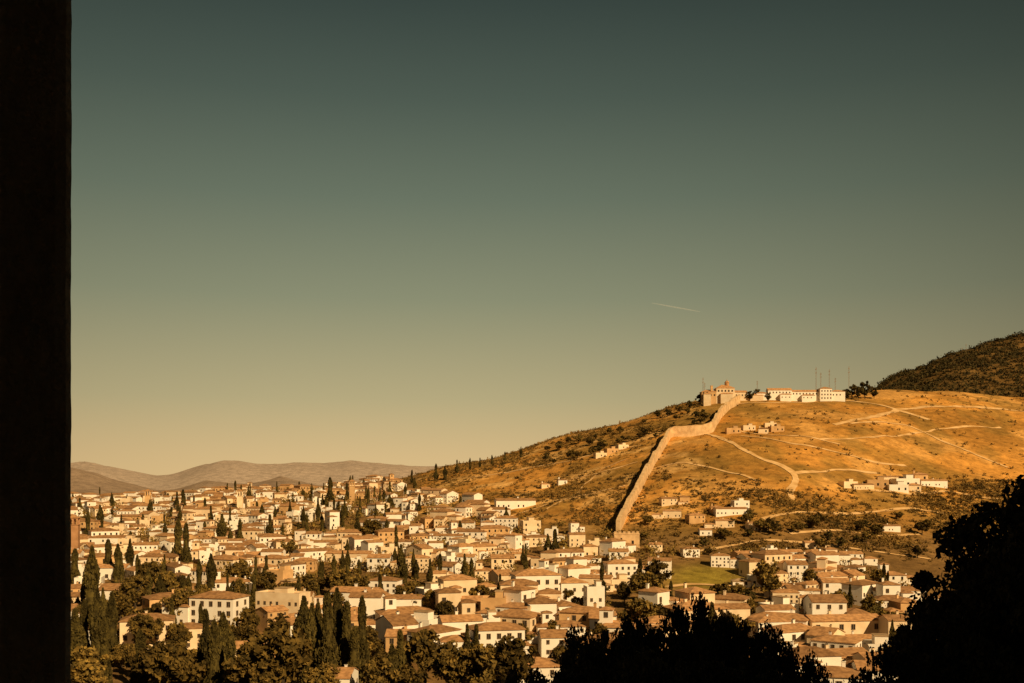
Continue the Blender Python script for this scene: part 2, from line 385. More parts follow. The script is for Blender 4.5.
# special houses
big=template(17,11,10.2,'hip',101,1,0); integrated(big)
slab=template(24,10,11.8,'flat',102,0,0); integrated(slab)
twr=template(6.5,6.5,11.5,'flat',103,0,0); integrated(twr)
longh=template(26,8,5.2,'gable',104,0,0); integrated(longh)
villa=template(20,11,6.2,'hip',105,2,1); integrated(villa)
ruin=template(11,6,3.2,'flat',106,0,0); integrated(ruin)
def sp(t,px,row,rz,c,det,s=1,lab=None):
    x,y,z=P(px,row); used.append((x,y,max(t['w'],t['d'])*.5*s)); place_house(t,x,y,math.radians(rz),c,det,s,label=lab)
sp(big,535,601,12,'white',1,1.35,'large three-storey white house with stacked hipped tile roofs')
sp(twr,594,620,8,'white',1,1.25,'narrow white tower house with rooftop terrace')
sp(slab,283,618,-20,'cream',1,.95,'three-storey cream apartment block with flat roof')
sp(villa,405,628,18,'white',1,1.2,'sprawling white villa with tiled roofs and small lookout')
sp(longh,98,579,5,'white',1,1.3,'long white building above cypress trees')
sp(slab,76,588,10,'white',1,.9)
sp(longh,515,508,10,'white',0,1.2,'long white building at the foot of dry hill')
sp(villa,470,616,12,'cream',1,1.2)
sp(big,148,648,15,'cream',1,1.15); sp(longh,350,562,-6,'cream',1,1.1)
sp(villa,228,594,20,'white',1,1.05); sp(big,620,581,10,'white',1,1.0); sp(big,720,566,-6,'white',1,.65)
sp(villa,820,624,8,'white',1,.95); sp(big,785,607,-8,'cream',1,.75); sp(longh,850,650,6,'white',1,.9); sp(big,770,642,12,'white',1,.85)
sp(big,385,598,-10,'white',1,.9); sp(villa,560,640,6,'white',1,1.0); sp(big,440,588,14,'cream',1,.8); sp(villa,330,620,-12,'white',1,.9)
for (px,row,t,c,s,rz) in [(886,531,longh,'white',.7,5),(848,487,ruin,'cream',1.2,20),(862,489,longh,'cream',.7,15),(877,486,ruin,'ochre',1.5,-10),(890,481,longh,'cream',.75,10),(905,486,ruin,'white',1.8,5),(919,480,TPL[15],'ochre',1.6,0),(932,486,longh,'white',.9,8),(897,491,ruin,'white',1.4,0),(913,490,TPL[15],'cream',1.4,0),
   (733,433,ruin,'ochre',1.2,0),(748,430,ruin,'cream',1.1,10),(763,433,TPL[15],'cream',1.3,-8),(776,431,ruin,'ochre',1.2,12),(770,427,ruin,'cream',1,0),
   (600,457,ruin,'cream',1,20),(611,453,ruin,'ochre',1.1,25),(622,449,ruin,'cream',1,25),
   (545,488,TPL[15],'cream',1,10),(562,484,TPL[15],'white',1.1,10),
   (668,505,TPL[3],'cream',.8,10),(684,503,TPL[5],'ochre',.9,0),(672,517,TPL[9],'cream',.8,-8),(695,522,TPL[1],'ochre',.9,12),(716,512,TPL[15],'ochre',1.2,0),(730,514,longh,'white',.85,5),(740,509,TPL[6],'white',1,5),(724,527,TPL[9],'cream',.8,0),(752,530,TPL[5],'cream',.9,10),(705,535,TPL[8],'white',.9,0),
   (790,560,TPL[3],'white',.9,6),(775,556,TPL[8],'white',.9,0),(830,556,TPL[5],'cream',.9,0),(850,562,TPL[3],'white',.9,0),(810,548,TPL[8],'cream',.9,0),(905,583,TPL[8],'white',.9,0),(690,556,TPL[1],'white',.8,5),(655,552,TPL[0],'cream',.8,5)]:
    sp(t,px,row,rz,c,0,s)
# church towers in town
def church_tower(px,row,hh,c,w=5):
    x,y,z=P(px,row); used.append((x,y,6)); e=bpy.data.objects.new('church_tower',None); col.objects.link(e); e.location=(x,y,z); e.rotation_euler=(0,0,.2)
    tag(e,'square brick bell tower with small hipped roof among houses','church tower')
    b=B(); b.box(-w/2,w/2,-w/2,w/2,-5,hh-4); b.box(-w/2-.3,w/2+.3,-w/2-.3,w/2+.3,hh-4,hh-3.6)
    for sx in(-1,1):
        for sy in (-1,1): b.box(sx*w/2-(.9 if sx>0 else 0),sx*w/2+(.9 if sx<0 else 0),sy*w/2-(.9 if sy>0 else 0),sy*w/2+(.9 if sy<0 else 0),hh-3.6,hh)
    b.box(-.4,.4,-w/2,w/2,hh-3.6,hh-.01); b.box(-w/2,w/2,-w/2,w/2,hh,hh+.5); new('wall',b.mesh('wall',[WALLM[c]]),e)
    r=B(); roof_hip(r,-w/2,w/2,-w/2,w/2,hh+.5,1.8,.4); new('roof',r.mesh('roof',[ROOF]),e)
church_tower(352,505,21,'ochre'); church_tower(74,560,26,'brown',6); church_tower(240,512,18,'cream'); church_tower(148,512,19,'ochre')
# ------------------------------------------------------------ hermitage on the hilltop
def hilltop():
    x,y,z=P(728,401); z0=z
    e=bpy.data.objects.new('hilltop_chapel',None); col.objects.link(e); e.location=(x,y,z0); tag(e,'old chapel with lantern cupola and tiled roofs on hilltop','chapel')
    w=B(); r=B()
    w.box(-30,-14,-6,6,-8,9.5,1); roof_hip(r,-30,-14,-6,6,9.5,2.8)
    w.box(-13.99,6,-6,8,-8,13.5); roof_hip(r,-14,6,-6,8,13.5,4.2)
    w.box(6.01,20,-5,6,-8,9); roof_gable(r,w,6,20,-5,6,9,2.4)
    w.box(20.01,38,-4,4,-8,6); roof_hip(r,20,38,-4,4,6,1.8)
    w.box(-29,-21,-12,-6.01,-8,6.5); roof_hip(r,-29,-21,-12,-6,6.5,1.4)
    w.box(-10,3,-10,-6.01,-8,7); roof_hip(r,-10,3,-10,-6,7,1.2)
    new('wall',w.mesh('wall',[WALLM['cream'],WALLM['ochre']]),e); new('roof',r.mesh('roof',[ROOF]),e)
    c=B(); c.cyl((-1,1,15.6),(-1,1,20),2.5,2.5,8); c.cyl((-1,1,20),(-1,1,21.6),2.9,1.8,8); c.cyl((-1,1,21.6),(-1,1,22.6),1.8,.5,8); c.cyl((-1,1,22.6),(-1,1,24.5),.22,.1,5)
    new('cupola',c.mesh('cupola',[ROOF]),e)
    bt=B(); bt.box(-20,-17.6,-5.5,-3.1,9.7,16); bt.box(-20.3,-17.3,-5.8,-2.8,16,16.4); new('bell_tower',bt.mesh('bell_tower',[WALLM['ochre']]),e)
    for i in range(4):
        new('window',WINME[2],e,(-28+i*4,-6,8.1 if i<2 else 6)); 
    for i in range(5): new('window',WINME[2],e,(-11.5+i*3.7,-6,10.6))
    for i in range(4): new('window',WINME[0],e,(8+i*3.3,-5,6))
    used.append((x,y,32))
    x,y,z=P(800,401)
    e=bpy.data.objects.new('hilltop_convent',None); col.objects.link(e); e.location=(x,y,z+.3); tag(e,'long white institutional building with tiled roofs on hilltop','building')
    w=B(); r=B()
    w.box(-49,-36,-5,6,-8,7.5); roof_hip(r,-49,-36,-5,6,7.5,2)
    w.box(-35.99,-10,-4,5,-8,11); roof_gable(r,w,-36,-10,-4,5,11,2.6)
    w.box(-9.99,20,-3,6,-8,9.5); roof_gable(r,w,-10,20,-3,6,9.5,2.2)
    w.box(20.01,33,-7,6,-8,12.5); roof_hip(r,20,33,-7,6,12.5,2.6)
    w.box(33.01,48,-5,5,-8,9.5); roof_hip(r,33,48,-5,5,9.5,2)
    w.box(-24,-12,-9,-4.01,-8,6); roof_hip(r,-24,-12,-9,-4,6,1); w.box(0,14,-8,-3.01,-8,5); roof_hip(r,0,14,-8,-3,5,1.2)
    new('wall',w.mesh('wall',[WALLM['white']]),e); new('roof',r.mesh('roof',[ROOF]),e)
    for i in range(7): new('window',WINME[0],e,(-34+i*3.6,-4,8.6))
    for i in range(8): new('window',WINME[0],e,(-8+i*3.6,-3,7.3))
    for i in range(3): new('window',WINME[1],e,(-22+i*4,-9,3)); new('window',WINME[1],e,(2+i*4,-8,2.6))
    for f in range(3):
        for i in range(4): new('window',WINME[0],e,(22+i*3.2,-7,2.2+f*3.9))
    for i in range(3): new('window',WINME[0],e,(35+i*3.8,-5,6)); new('window',WINME[0],e,(-47+i*4,-5,4.6))
    used.append((x,y,50))
hilltop()
# antenna masts
def mast(px,row,hh,dy=0):
    x,y,z=P(px,row); y+=dy; z=h(x,y)-1; b=B(); w=.55
    for sx in(-1,1):
        for sy in(-1,1): b.cyl((sx*w,sy*w,-2),(sx*w*.4,sy*w*.4,hh),.06,.045,4)
    n=int(hh/2)
    for i in range(n):
        za=i*2; k=w*(1-.6*za/hh); k2=w*(1-.6*(za+2)/hh)
        b.cyl((-k,-k,za),(k2,-k2,za+2),.04,.04,4); b.cyl((k,-k,za),(k2*.99,k2,za+2),.04,.04,4); b.cyl((-k,-k,za),(k,-k,za),.04,.04,4)
    e=new('antenna_mast',b.mesh('antenna_mast',[METAL]),None,(x,y,z)); tag(e,'slim weathered steel lattice telecom mast on hilltop','antenna mast','hilltop antenna masts')
    a=B()
    for zz in(.78,.9): a.box(-.75,-.5,-.3,.1,hh*zz,hh*zz+1.4); a.box(.5,.75,-.3,.1,hh*zz+.3,hh*zz+1.6)
    new('antenna_panel',a.mesh('antenna_panel',[METAL]),e)
for p in [(703,402,29,0),(706,402,23,8),(823,400,35,25),(832,400,28,40),(838,400,32,30),(855,400,36,20),(847,400,22,40),(966,353,18,0),(962,354,12,0),(764,400,21,30)]: mast(*p)
# ------------------------------------------------------------ old city wall
def city_wall(pts,hh=8,th=2.2):
    W=[P(*p) for p in pts]; d=[]
    for a,b in zip(W[:-1],W[1:]):
        L=math.hypot(b[0]-a[0],b[1]-a[1]); k=max(2,int(L/3))
        for i in range(k): t=i/k; d.append((a[0]+(b[0]-a[0])*t,a[1]+(b[1]-a[1])*t))
    d.append(W[-1][:2]); d=np.array(d)
    for _ in range(3): d[1:-1]=(d[:-2]+2*d[1:-1]+d[2:])/4
    tg=np.gradient(d,axis=0); nr=np.stack([-tg[:,1],tg[:,0]],1); nr/=np.linalg.norm(nr,axis=1)[:,None]
    z=H(d[:,0],d[:,1]); top=z+hh+fbm(d[:,0],d[:,1],12,4)*5
    b=B(); N=len(d); A=d-nr*th/2; C=d+nr*th/2; vs=[];fs=[]
    for i in range(N): vs+=[(A[i,0],A[i,1],z[i]-4),(A[i,0],A[i,1],top[i]),(C[i,0],C[i,1],top[i]),(C[i,0],C[i,1],z[i]-4)]
    for i in range(N-1):
        o=4*i
        for k in range(3): fs.append((o+k,o+k+1,o+k+5,o+k+4))
    fs+=[(0,3,2,1),(4*N-4,4*N-3,4*N-2,4*N-1)]
    b.add(vs,fs)
    o=new('city_wall',b.mesh('city_wall',[STONE])); tag(o,'ancient rammed earth city wall climbing the dry hill','city wall')
    for q in d[::3]: used.append((q[0],q[1],3))
city_wall([(739,403),(728,410),(719,420),(712,433),(695,436),(670,437),(661,452),(652,468),(643,484),(633,503),(624,520),(618,534)],8.6,2.8)
x,y,z=P(626,549); b=B(); b.box(-8,8,-5,5,-6,10); b.box(-8.2,8.2,-5.2,5.2,9.2,9.7)
for i in range(6): b.box(-8+i*2.8,-6.4+i*2.8,-5,-4,10.004,11.2)
b.box(3,4.4,-5.05,-4.9,3,5.4,1); b.box(-4,-3,-5.05,-4.9,5,7,1)
o=new('wall_tower',b.mesh('wall_tower',[STONE,GLASS]),None,(x,y,z)); tag(o,'square stone tower at foot of old city wall','tower'); used.append((x,y,10))
# ------------------------------------------------------------ trees
def blob_tree(name,R,Hh,nclump,nleaf,ls,fol,seed,trunk_r=.3,base=.28,crad=.28,inner=.35,lopa=.25):
    r=np.random.default_rng(seed)
    C=[]
    while len(C)<nclump:
        p=r.uniform(-1,1,3); q=np.linalg.norm(p)
        if q<1 and q>inner : C.append(p)
    C=np.array(C); cz=Hh*(1+base)/2; hz=Hh*(1-base)/2
    az=np.arctan2(C[:,1],C[:,0]); lop=1+lopa*np.sin(az*3+seed)+lopa*.7*np.sin(az*5+C[:,2]*4+seed*2)
    zz=C[:,2]*hz*.82*(1+lopa*.5*np.sin(az*2+seed))
    ctr=np.column_stack([C[:,0]*R*.8*lop,C[:,1]*R*.8*lop,cz+zz])
    cr=R*crad*r.uniform(.5,1.4,nclump)
    k=r.integers(0,nclump,nclump*nleaf); u=r.normal(size=(len(k),3)); u/=np.linalg.norm(u,axis=1)[:,None]
    pos=ctr[k]+u*(cr[k]*r.uniform(.2,1.15,len(k))**.7)[:,None]*np.array([1,1,.75])
    V=quads(pos,ls*r.uniform(.6,1.4,len(k)))
    cm=qmesh('crown',V,[fol])
    b=B(); f1=(0.02*R,0.01*R,Hh*base*.95); b.cyl((0,0,-1.5),f1,trunk_r*1.25,trunk_r*.8,8); top=(0.03*R,-.04*R,Hh*.72); b.cyl(f1,top,trunk_r*.8,trunk_r*.2,6)
    for i in r.choice(nclump,min(22,nclump),replace=False):
        s=r.uniform(0,.6); st=np.array(f1)*(1-s)+np.array(top)*s; e=ctr[i]; mid=(st+e)/2+np.array([0,0,-.05*R])
        b.cyl(st,mid,trunk_r*.45,trunk_r*.28,5); b.cyl(mid,e,trunk_r*.28,trunk_r*.08,5)
    return b.mesh('trunk',[BARK]),cm,R,Hh
def cypress(seed,Hh=14,R=1.5,n=2400):
    r=np.random.default_rng(seed); t=r.uniform(0,1,n)**.8; zz=.06*Hh+t*Hh*.94
    prof=np.sin(np.clip((1-t)*1.25+.05,0,1.35)**.75*1.3)*R*(.85+.3*np.sin(t*9+seed))
    a=r.uniform(0,2*np.pi,n); rad=prof*r.uniform(.6,1.05,n)*(1+.15*np.sin(a*3+seed+t*5))
    pos=np.column_stack([np.cos(a)*rad,np.sin(a)*rad,zz]); V=quads(pos,r.uniform(.2,.42,n))
    V[:,2]=V[:,2]+(V[:,2]-np.repeat(zz,4))*.8
    cv=[];cf=[];K=7;L=8
    for i in range(L+1):
        tt=i/L*.93; pr=math.sin(min(max((1-tt)*1.25+.05,0),1.35)**.75*1.3)*R*.68
        for k in range(K): cv.append((math.cos(6.283*k/K)*pr,math.sin(6.283*k/K)*pr,.07*Hh+tt*Hh*.92))
    for i in range(L):
        for k in range(K): cf.append((i*K+k,i*K+(k+1)%K,(i+1)*K+(k+1)%K,(i+1)*K+k))
    b=B(); b.cyl((0,0,-1.5),(0,0,.12*Hh),.28,.2,7)
    return b.mesh('trunk',[BARK]),qmesh('crown',V,[CYP],core=(cv,cf)),R,Hh
CY=[cypress(s,14,1.45+.22*(s%4)) for s in range(7)]
BT=[blob_tree('t',4.2,9,40,55,.42,LEAF,s,.25,crad=.25,lopa=.3) for s in range(6)]
PT=[blob_tree('t',3.2,9,26,60,.4,CYP,s+20,.25,base=.15) for s in range(2)]
def tree(name,tp,x,y,s,sz=None,lab='',cat='tree',grp='',z=None):
    e=bpy.data.objects.new(name,None); col.objects.link(e); e.location=(x,y,h(x,y) if z is None else z); e.scale=(s,s,sz or s); e.rotation_euler=(0,0,random.uniform(0,6.28))
    tag(e,lab,cat,grp); new('trunk',tp[0],e); new('crown',tp[1],e); return e
LC='tall slender dark cypress rising between tiled roofs'; LB='rounded olive-brown leafy tree growing between houses'
ncy=0
def cyp_px(px,top,rb):
    global ncy
    x,y,z=P(px,rb); hh=(rb-top)/FPX*y; s=hh/14
    tree('cypress_tree',random.choice(CY),x,y,min(1.75,max(.7,s))*random.uniform(.85,1.2),s,LC,'cypress tree','cypress trees among the houses'); used.append((x,y,1.5)); ncy+=1
for q in [(92,548,625),(84,602,672),(97,590,676),(112,594,664),(104,620,690),(140,632,692),(178,520,560),(186,524,570),(199,560,598),(211,555,600),(206,612,692),(214,622,702),(223,615,697),(231,634,702),(304,598,662),(312,606,690),(318,604,682),(327,596,692),(337,590,682),(347,604,687),(362,598,674),(355,628,692),(300,545,562),(330,478,505),(183,490,512),(177,492,513),(240,520,546),(222,515,548),(270,515,540),(555,530,562),(548,536,562),(401,545,577),(130,540,575),(118,545,580),(108,540,578),(150,500,520),(436,464,480),(457,460,474),(445,466,480),(470,458,470),(412,470,484),(395,548,570),(172,600,640),(392,645,700),(400,632,700),(75,610,680),(505,452,462),(521,447,458),(480,458,468),(492,455,465),
   (380,488,506),(384,490,508),(290,500,520),(318,498,522),(262,505,525),(205,498,515),(100,505,530),(88,512,540),(235,590,625),(248,585,622),(430,560,590),(440,555,588),(380,575,605),(148,570,605),(160,575,612),(75,550,590),(500,575,602),(700,608,650),(712,604,652),(850,585,612),(640,560,590)]:
    cyp_px(*q)
def bt_px(px,top,rb,kind=None,wide=1.0):
    x,y,z=P(px,rb); hh=(rb-top)/FPX*y; s=hh/9
    tree('broadleaf_tree',random.choice(kind or BT),x,y,s*wide,s,LB,'tree','leafy trees among the houses'); used.append((x,y,3*s))
for q in [(283,624,702),(145,615,655),(178,650,705),(162,640,700),(250,645,702),(265,655,705),(265,570,600),(425,632,690),(452,648,702),(480,645,705),(512,640,702),(85,650,705),(240,560,590),(150,560,595),(165,570,600),(135,575,610),(655,560,595),(640,572,602),(650,575,612),(765,560,590),(600,625,650),(560,646,672),(575,645,690),(640,600,640),(660,605,640),(770,572,600),(410,664,702),(322,664,705),(380,660,705),(200,585,620),(180,590,625),(120,590,625),(340,570,600),(360,575,602),(430,590,620),(445,600,632),(310,575,600),(480,585,610),(500,590,618),(520,625,655),(370,520,545),(290,540,560),(810,570,590),(840,590,612),(870,595,620),(880,610,640),(750,600,625),(735,615,645),(880,570,590),(860,570,586)]: bt_px(*q)
for q in [(865,380,399),(852,384,399),(846,388,401),(874,386,399),(750,390,401),(757,388,400),(690,400,410),(700,394,405),(768,392,402),(858,386,400)]: bt_px(*q,kind=PT)
rs=random.Random(5)
for i in range(46):
    px=rs.uniform(545,705); rr_=np.interp(px,[545,620,680,705],[446,427,408,402])+rs.uniform(2,22); bt_px(px,rr_-rs.uniform(5,9),rr_,kind=PT if rs.random()<.4 else BT,wide=1.3)
for i in range(30):
    px=rs.uniform(640,930); rr_=rs.uniform(520,560); bt_px(px,rr_-rs.uniform(8,14),rr_,kind=PT if rs.random()<.3 else BT,wide=1.3)
# ------------------------------------------------------------ random town fill
UB=([0,70,390,420,450,500,560,610,640,700,760,820,870,905,920,1100],[480,480,484,492,500,514,530,540,556,556,556,562,570,585,700,800])
cand=[]
yv=300.0
while yv<1180:
    stp=16.5 if yv<560 else 14.2
    xv=-.47*yv
    while xv<.42*yv:
        x=xv+random.uniform(-5,5); y=yv+random.uniform(-6,6); xv+=stp*random.uniform(.8,1.4)
        z=h(x,y); px=512+FPX*x/y; row=YH-FPX*z/y
        if row<np.interp(px,*UB) or row>706: continue
        if px>660 and px<750 and 564<row<598 : continue
        cand.append((x,y,z,px,row))
    yv+=stp
houses=[];trees=[]
for (x,y,z,px,row) in cand:
    n=float(fbm(x,y,60,3))
    ph=.8
    if px<390 and row>585: ph=.48
    if px<250 and row>620: ph=.35
    if px>640: ph=.7
    if 400<px<620 and row>640: ph=.45
    if px<420 and row<560: ph=.78
    ph+=n*2.4
    if near_used(x,y,5): continue
    if random.random()<ph: houses.append((x,y,z))
    else: trees.append((x,y,z,px,row))
cols=['white']*12+['cream']*6+['ochre']*2
houses.sort(key=lambda q:q[1])
keys=list(WALLM)
nInd=300-74
sV=[];sF=[];sM=[];off=0
for i,(x,y,z) in enumerate(houses):
    t=random.choice(TPL); c=random.choice(cols)
    rz=math.radians(float(fbm(x,y,90,2))*150+random.choice([-30,-12,0,0,12,25,40])); s=random.uniform(.78,1.2)*(1.25 if y<500 else (1.12 if y<600 else 1))
    if i<nInd: place_house(t,x,y,rz,c,i<115,s)
    else:
        zz=min(z,h(x,y-t['d']*.4)); 
        for bb,isroof in ((t['ib'],0),(t['rb'],1)):
            v=np.array(bb.v)*s; cc,ss=math.cos(rz),math.sin(rz)
            v=np.column_stack([v[:,0]*cc-v[:,1]*ss+x,v[:,0]*ss+v[:,1]*cc+y,v[:,2]+zz])
            sV.append(v); sF+=[tuple(off+k for k in f) for f in bb.f]
            sM+=([4+(t['kind']=='flat')]*len(bb.f) if isroof else [keys.index(c) if m==0 else 6 for m in bb.m]); off+=len(v)
if sV:
    me=bpy.data.meshes.new('distant_houses'); me.from_pydata([tuple(v) for v in np.concatenate(sV)],[],sF)
    for k in keys: me.materials.append(WALLM[k])
    me.materials.append(ROOF); me.materials.append(ROOF2); me.materials.append(GLASS)
    me.polygons.foreach_set('material_index',sM); me.update()
    o=new('distant_houses',me); tag(o,'dense far quarter of white houses with tiled roofs','houses',None,'stuff')
print('houses',len(houses),'trees',len(trees),'cyp',ncy)
trees.sort(key=lambda q:q[1])
bn=142;cn=ncy; left=[]
for (x,y,z,px,row) in trees:
    iscy=random.random()<((.35 if px<420 else .2) if row<620 else .12)
    if bn<298 or (iscy and cn<295):
      for rep in range(2 if row>575 else 1):
        xx=x+random.uniform(-5,5); yy=y+random.uniform(-5,5)
        if iscy and cn<295: tree('cypress_tree',random.choice(CY),xx,yy,random.uniform(.7,1.2),random.uniform(.6,1.3),LC,'cypress tree','cypress trees among the houses'); cn+=1
        elif bn<298: tree('broadleaf_tree',random.choice(BT+PT[:1]),xx,yy,random.uniform(.75,1.4),random.uniform(.7,1.25),LB,'tree','leafy trees among the houses'); bn+=1
    else: left.append((x,y,z+2.5))
def mass(name,pts,rad,nq,ls,matl,label,flat=.7):
    pts=np.array(pts); N=len(pts); k=np.repeat(np.arange(N),nq); R=np.asarray(rad)[k]
    u=rng.normal(size=(len(k),3)); u/=np.linalg.norm(u,axis=1)[:,None]; u[:,2]=np.abs(u[:,2])
    lobe=1+.35*np.sin(np.arctan2(u[:,1],u[:,0])*3+k*1.7)
    pos=pts[k]+u*(R*rng.uniform(.35,1,len(k))*lobe)[:,None]*np.array([1,1,flat*1.4])
    V=quads(pos,R*ls*rng.uniform(.6,1.4,len(k))); o=new(name,qmesh(name,V,[matl])); tag(o,label,'vegetation',None,'stuff')
pts=list(left)
while len(pts)<1500:
    y=random.uniform(420,1180); x=random.uniform(-.47,.4)*y; z=h(x,y); px=512+FPX*x/y; row=YH-FPX*z/y
    if row>np.interp(px,*UB)-3 and not near_used(x,y,1) and not (660<px<750 and 562<row<600): pts.append((x,y,z+1.5))
gr_=rng.uniform(2,4.4,len(pts)); gr_[:len(left)]=rng.uniform(3.2,6,len(left))
mass('garden_trees',pts,gr_,44,.17,LEAF,'small garden trees filling gaps between houses',1.0)
# hillside scrub
pts=[];rad=[]
NT_=150000
yy_=rng.uniform(620,1280,NT_); xx_=rng.uniform(-.15,.6,NT_)*yy_; zz_=H(xx_,yy_); pp_=512+FPX*xx_/yy_; rr_=YH-FPX*zz_/yy_
f1_=fbm(xx_,yy_,50,3)+fbm(xx_,yy_,14,2)*.7; ub_=np.interp(pp_,*UB)
dd=np.full(NT_,.07)
dd[(pp_>500)&(pp_<668)]=.75; dd[(pp_>380)&(pp_<=500)]=.5
dd[(pp_>650)&(pp_<760)&(rr_>480)]=.6
dd[(pp_>740)&(pp_<960)&(rr_>490)]=1.7
dd[(pp_>900)&(rr_>480)]=1.4
dd[(pp_>560)&(pp_<700)&(rr_<425+(720-pp_)*.12)]=1.1
dd*=.1+1.7*np.maximum(0,.42+2.6*f1_)
dd[(rr_>ub_)&(pp_<900)]=0
ok=np.nonzero(rng.random(NT_)<dd*.42)[0]
U=np.array([(a,b,q) for a,b,q in used])
for i in ok:
    if len(pts)>=15000: break
    x,y=xx_[i],yy_[i]
    if np.any((U[:,0]-x)**2+(U[:,1]-y)**2<U[:,2]**2): continue
    pts.append((x,y,zz_[i]-.2)); rad.append(random.uniform(.8,2.3)*(1.6 if random.random()<.12 else 1))
print('scrub',len(pts))
mass('hillside_scrub',pts,np.array(rad),24,.27,SHRUB,'dry scrub and prickly pear on the hillside')
pts=[];rad=[]
while len(pts)<6400:
    y=random.uniform(1400,2100); x=random.uniform(.33,.66)*y; z=h(x,y)
    if z/y>.075: pts.append((x,y,z-.3)); rad.append(random.uniform(1.8,6.2))
mass('pine_woodland',pts,np.array(rad),22,.27,FOREST,'dark pine and scrub covering the far hill',.85)
# ------------------------------------------------------------ near shaded trees
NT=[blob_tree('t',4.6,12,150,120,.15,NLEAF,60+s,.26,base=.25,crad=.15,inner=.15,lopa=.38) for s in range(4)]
def near_tree(px,top,y,s,k,lab,sw=None):
    x=(px-512)/FPX*y; zt=(YH-top)/FPX*y
    gz=h(x,y); hs=(zt-gz)/(12*.96)
    e=tree('broadleaf_tree',NT[k],x,y,sw or s,hs,lab,'tree','shaded trees below the lookout',z=gz); e.rotation_euler=(0,0,random.uniform(0,6))
L1='dark shaded leafy tree on the slope below the lookout'
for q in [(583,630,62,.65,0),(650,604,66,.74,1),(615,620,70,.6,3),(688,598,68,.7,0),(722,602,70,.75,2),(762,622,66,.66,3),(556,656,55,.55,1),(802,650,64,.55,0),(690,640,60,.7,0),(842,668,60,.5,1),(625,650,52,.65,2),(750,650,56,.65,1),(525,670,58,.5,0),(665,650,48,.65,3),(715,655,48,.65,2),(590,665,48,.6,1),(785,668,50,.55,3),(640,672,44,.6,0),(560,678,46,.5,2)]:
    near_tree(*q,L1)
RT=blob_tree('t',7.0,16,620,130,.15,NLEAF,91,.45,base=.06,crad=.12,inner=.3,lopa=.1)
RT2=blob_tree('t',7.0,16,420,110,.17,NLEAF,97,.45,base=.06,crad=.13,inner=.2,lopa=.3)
RL='huge dense dark tree in shade beside the lookout'
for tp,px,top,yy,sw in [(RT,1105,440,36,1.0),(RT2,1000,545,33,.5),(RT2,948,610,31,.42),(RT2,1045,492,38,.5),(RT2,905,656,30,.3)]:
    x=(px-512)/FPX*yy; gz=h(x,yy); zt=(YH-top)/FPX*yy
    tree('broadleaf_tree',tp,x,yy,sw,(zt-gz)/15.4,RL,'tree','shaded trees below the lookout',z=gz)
# ------------------------------------------------------------ lookout wall edge, with added loggia shell around the camera
e=bpy.data.objects.new('lookout_building',None); col.objects.link(e); e.location=(0,0,-1.65); tag(e,'dark rough stucco lookout building seen at its shaded wall edge','building')
def grid_wall():
    b=B(); n=1400; z0,z1=-6,3.2; vs=[];x_in=-5
    for i in range(n+1):
        z=z0+(z1-z0)*i/n; zz=z
        wob=float(fbm(zz*1.0,3.3,.03,4))*.0026-.003*max(0,float(fbm(zz,9.1,.06,2))-.15)*6
        xe=-.5375+.0008*(z-1.65)+wob
        vs+=[(x_in,1.2,z),(xe-.014,1.2,z),(xe-.003,1.205,z),(xe,1.213,z),(xe-.1,1.34,z),(x_in,1.34,z)]
    fs=[]
    for i in range(n):
        o=6*i
        for k in range(5): fs.append((o+k,o+k+1,o+k+7,o+k+6))
    o=6*n; fs+=[(o,o+1,o+2,o+3,o+4,o+5)]
    b.add(vs,fs); return b.mesh('wall',[STUCCO])
new('wall',grid_wall(),e)
b=B(); b.box(-5,5,-4.2,-4,-6,3.2); b.box(4,4.2,-4,1.3,-6,3.2); b.box(-5.2,-5,-4,1.3,-6,3.2)  # unseen back and side walls, added to keep light off the wall edge
new('wall',b.mesh('wall',[STUCCO]),e)
b=B(); b.box(-5.2,4.2,-4.2,1.3,3.204,3.5); new('shade_ceiling',b.mesh('shade_ceiling',[STUCCO]),e)  # unseen cover, added to block sky light from the wall edge
b=B(); b.box(-5,4,-4,1.19,-.2,0); new('floor',b.mesh('floor',[STUCCO]),e)
b=B(); b.box(-.53,4,1.2,1.34,-6,.45); new('parapet',b.mesh('parapet',[STUCCO]),e)
# ------------------------------------------------------------ contrail
b=B(); Yc=30000.; p0=((652-512)/FPX*Yc,Yc,(YH-303)/FPX*Yc); p1=((702-512)/FPX*Yc,Yc+300,(YH-310)/FPX*Yc)
K=14
for i in range(K):
    a=np.array(p0)*(1-i/K)+np.array(p1)*i/K; c=np.array(p0)*(1-(i+1)/K)+np.array(p1)*(i+1)/K
    f=lambda t: 4+16*math.sin(math.pi*min(1,t*.9+.05))
    b.cyl(a,c,f(i/K),f((i+1)/K),8)
cmn=bpy.data.materials.new('thin_ice_cloud'); cmn.use_nodes=True; nt2=cmn.node_tree; nt2.nodes.clear()
o_=nt2.nodes.new('ShaderNodeOutputMaterial'); mxs=nt2.nodes.new('ShaderNodeMixShader'); tr=nt2.nodes.new('ShaderNodeBsdfTransparent'); df=nt2.nodes.new('ShaderNodeBsdfDiffuse'); df.inputs[0].default_value=(.9,.9,.9,1)
mxs.inputs[0].default_value=.08; nt2.links.new(tr.outputs[0],mxs.inputs[1]); nt2.links.new(df.outputs[0],mxs.inputs[2]); nt2.links.new(mxs.outputs[0],o_.inputs[0])
o=new('contrail',b.mesh('contrail',[cmn])); struct(o)
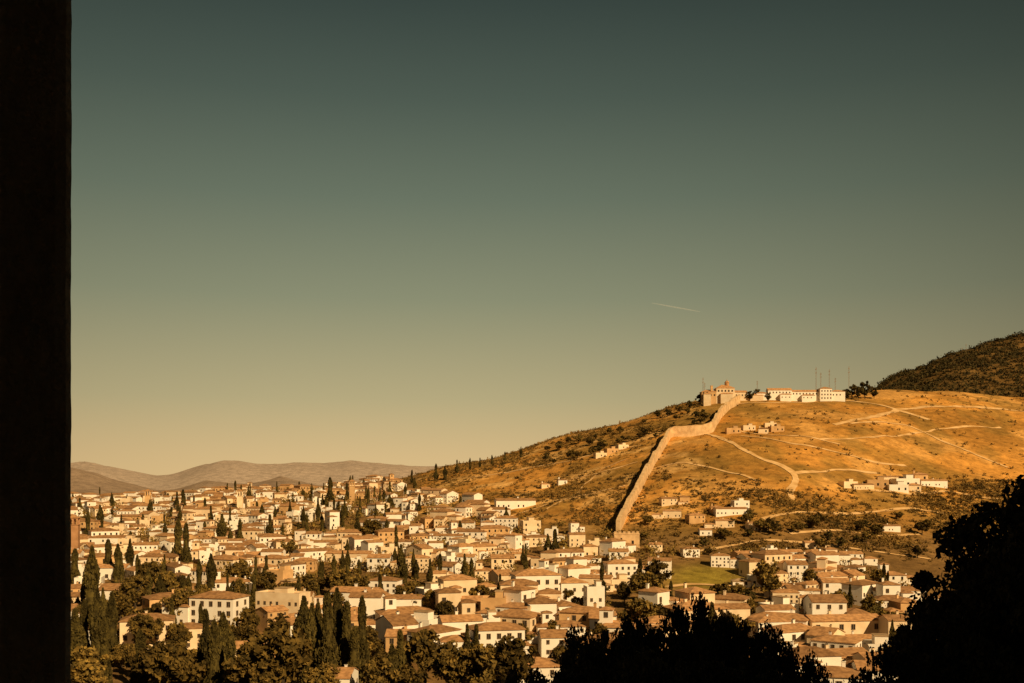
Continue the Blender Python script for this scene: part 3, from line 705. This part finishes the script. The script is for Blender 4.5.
# ------------------------------------------------------------ world, sun, camera
elev=32; sdir=np.array([.6,-.8,0]); sdir/=np.linalg.norm(sdir); sdir=sdir*math.cos(math.radians(elev)); sdir[2]=math.sin(math.radians(elev))
w=bpy.data.worlds.new('World'); sc.world=w; w.use_nodes=True; nt=w.node_tree; bg=nt.nodes['Background']
def L(hexs): 
    return tuple(((c/255+.055)/1.055)**2.4 if c/255>.04045 else c/255/12.92 for c in hexs)+(1,)
tc=nn(nt,'ShaderNodeTexCoord'); nm=nn(nt,'ShaderNodeVectorMath',operation='NORMALIZE'); nt.links.new(tc.outputs['Generated'],nm.inputs[0])
sx=nn(nt,'ShaderNodeSeparateXYZ'); nt.links.new(nm.outputs[0],sx.inputs[0])
r=nn(nt,'ShaderNodeValToRGB'); nt.links.new(sx.outputs['Z'],r.inputs['Fac'])
stops=[(0.0,(222,188,132)),(.03,(210,181,130)),(.085,(179,166,124)),(.183,(136,139,111)),(.275,(104,115,97)),(.361,(78,91,80)),(.438,(58,71,65)),(.7,(38,47,43))]
cr=r.color_ramp
while len(cr.elements)<len(stops): cr.elements.new(.5)
for e_,(p_,c_) in zip(cr.elements,stops): e_.position=p_; e_.color=L(c_)
dt=nn(nt,'ShaderNodeVectorMath',operation='DOT_PRODUCT'); nt.links.new(nm.outputs[0],dt.inputs[0]); gdir=np.array([(400-512)/FPX,1,.12]); gdir/=np.linalg.norm(gdir); dt.inputs[1].default_value=tuple(gdir)
mr=nn(nt,'ShaderNodeMapRange'); nt.links.new(dt.outputs['Value'],mr.inputs['Value'])
for i,v in zip(('From Min','From Max','To Min','To Max'),(.78,1,.5,1.06)): mr.inputs[i].default_value=v
sk=nn(nt,'ShaderNodeTexSky',sky_type='NISHITA'); sk.sun_disc=False; sk.sun_elevation=math.radians(elev); sk.sun_rotation=math.atan2(sdir[0],sdir[1])
sks=nn(nt,'ShaderNodeVectorMath',operation='MULTIPLY'); nt.links.new(sk.outputs[0],sks.inputs[0]); sks.inputs[1].default_value=(.06,.045,.03)
gs=nn(nt,'ShaderNodeVectorMath',operation='SCALE'); nt.links.new(r.outputs['Color'],gs.inputs[0]); nt.links.new(mr.outputs[0],gs.inputs['Scale'])
mx=nn(nt,'ShaderNodeMix',data_type='RGBA'); mx.inputs['Factor'].default_value=.05; nt.links.new(gs.outputs[0],mx.inputs['A']); nt.links.new(sks.outputs[0],mx.inputs['B'])
nt.links.new(mx.outputs['Result'],bg.inputs['Color']); bg.inputs['Strength'].default_value=1
from mathutils import Vector
sl=bpy.data.lights.new('sun','SUN'); sl.energy=5.0; sl.angle=math.radians(.5); sl.color=(1,.71,.37)
so=bpy.data.objects.new('sun',sl); col.objects.link(so); so.rotation_euler=Vector(tuple(-sdir)).to_track_quat('-Z','Y').to_euler()
cam=bpy.data.cameras.new('camera'); cam.lens=35*FPX/995.56; cam.sensor_width=36; cam.shift_y=(YH-341.5)/1024; cam.clip_start=.05; cam.clip_end=90000
co=bpy.data.objects.new('camera',cam); col.objects.link(co); co.location=(0,0,0); co.rotation_euler=(math.radians(90),0,0); sc.camera=co
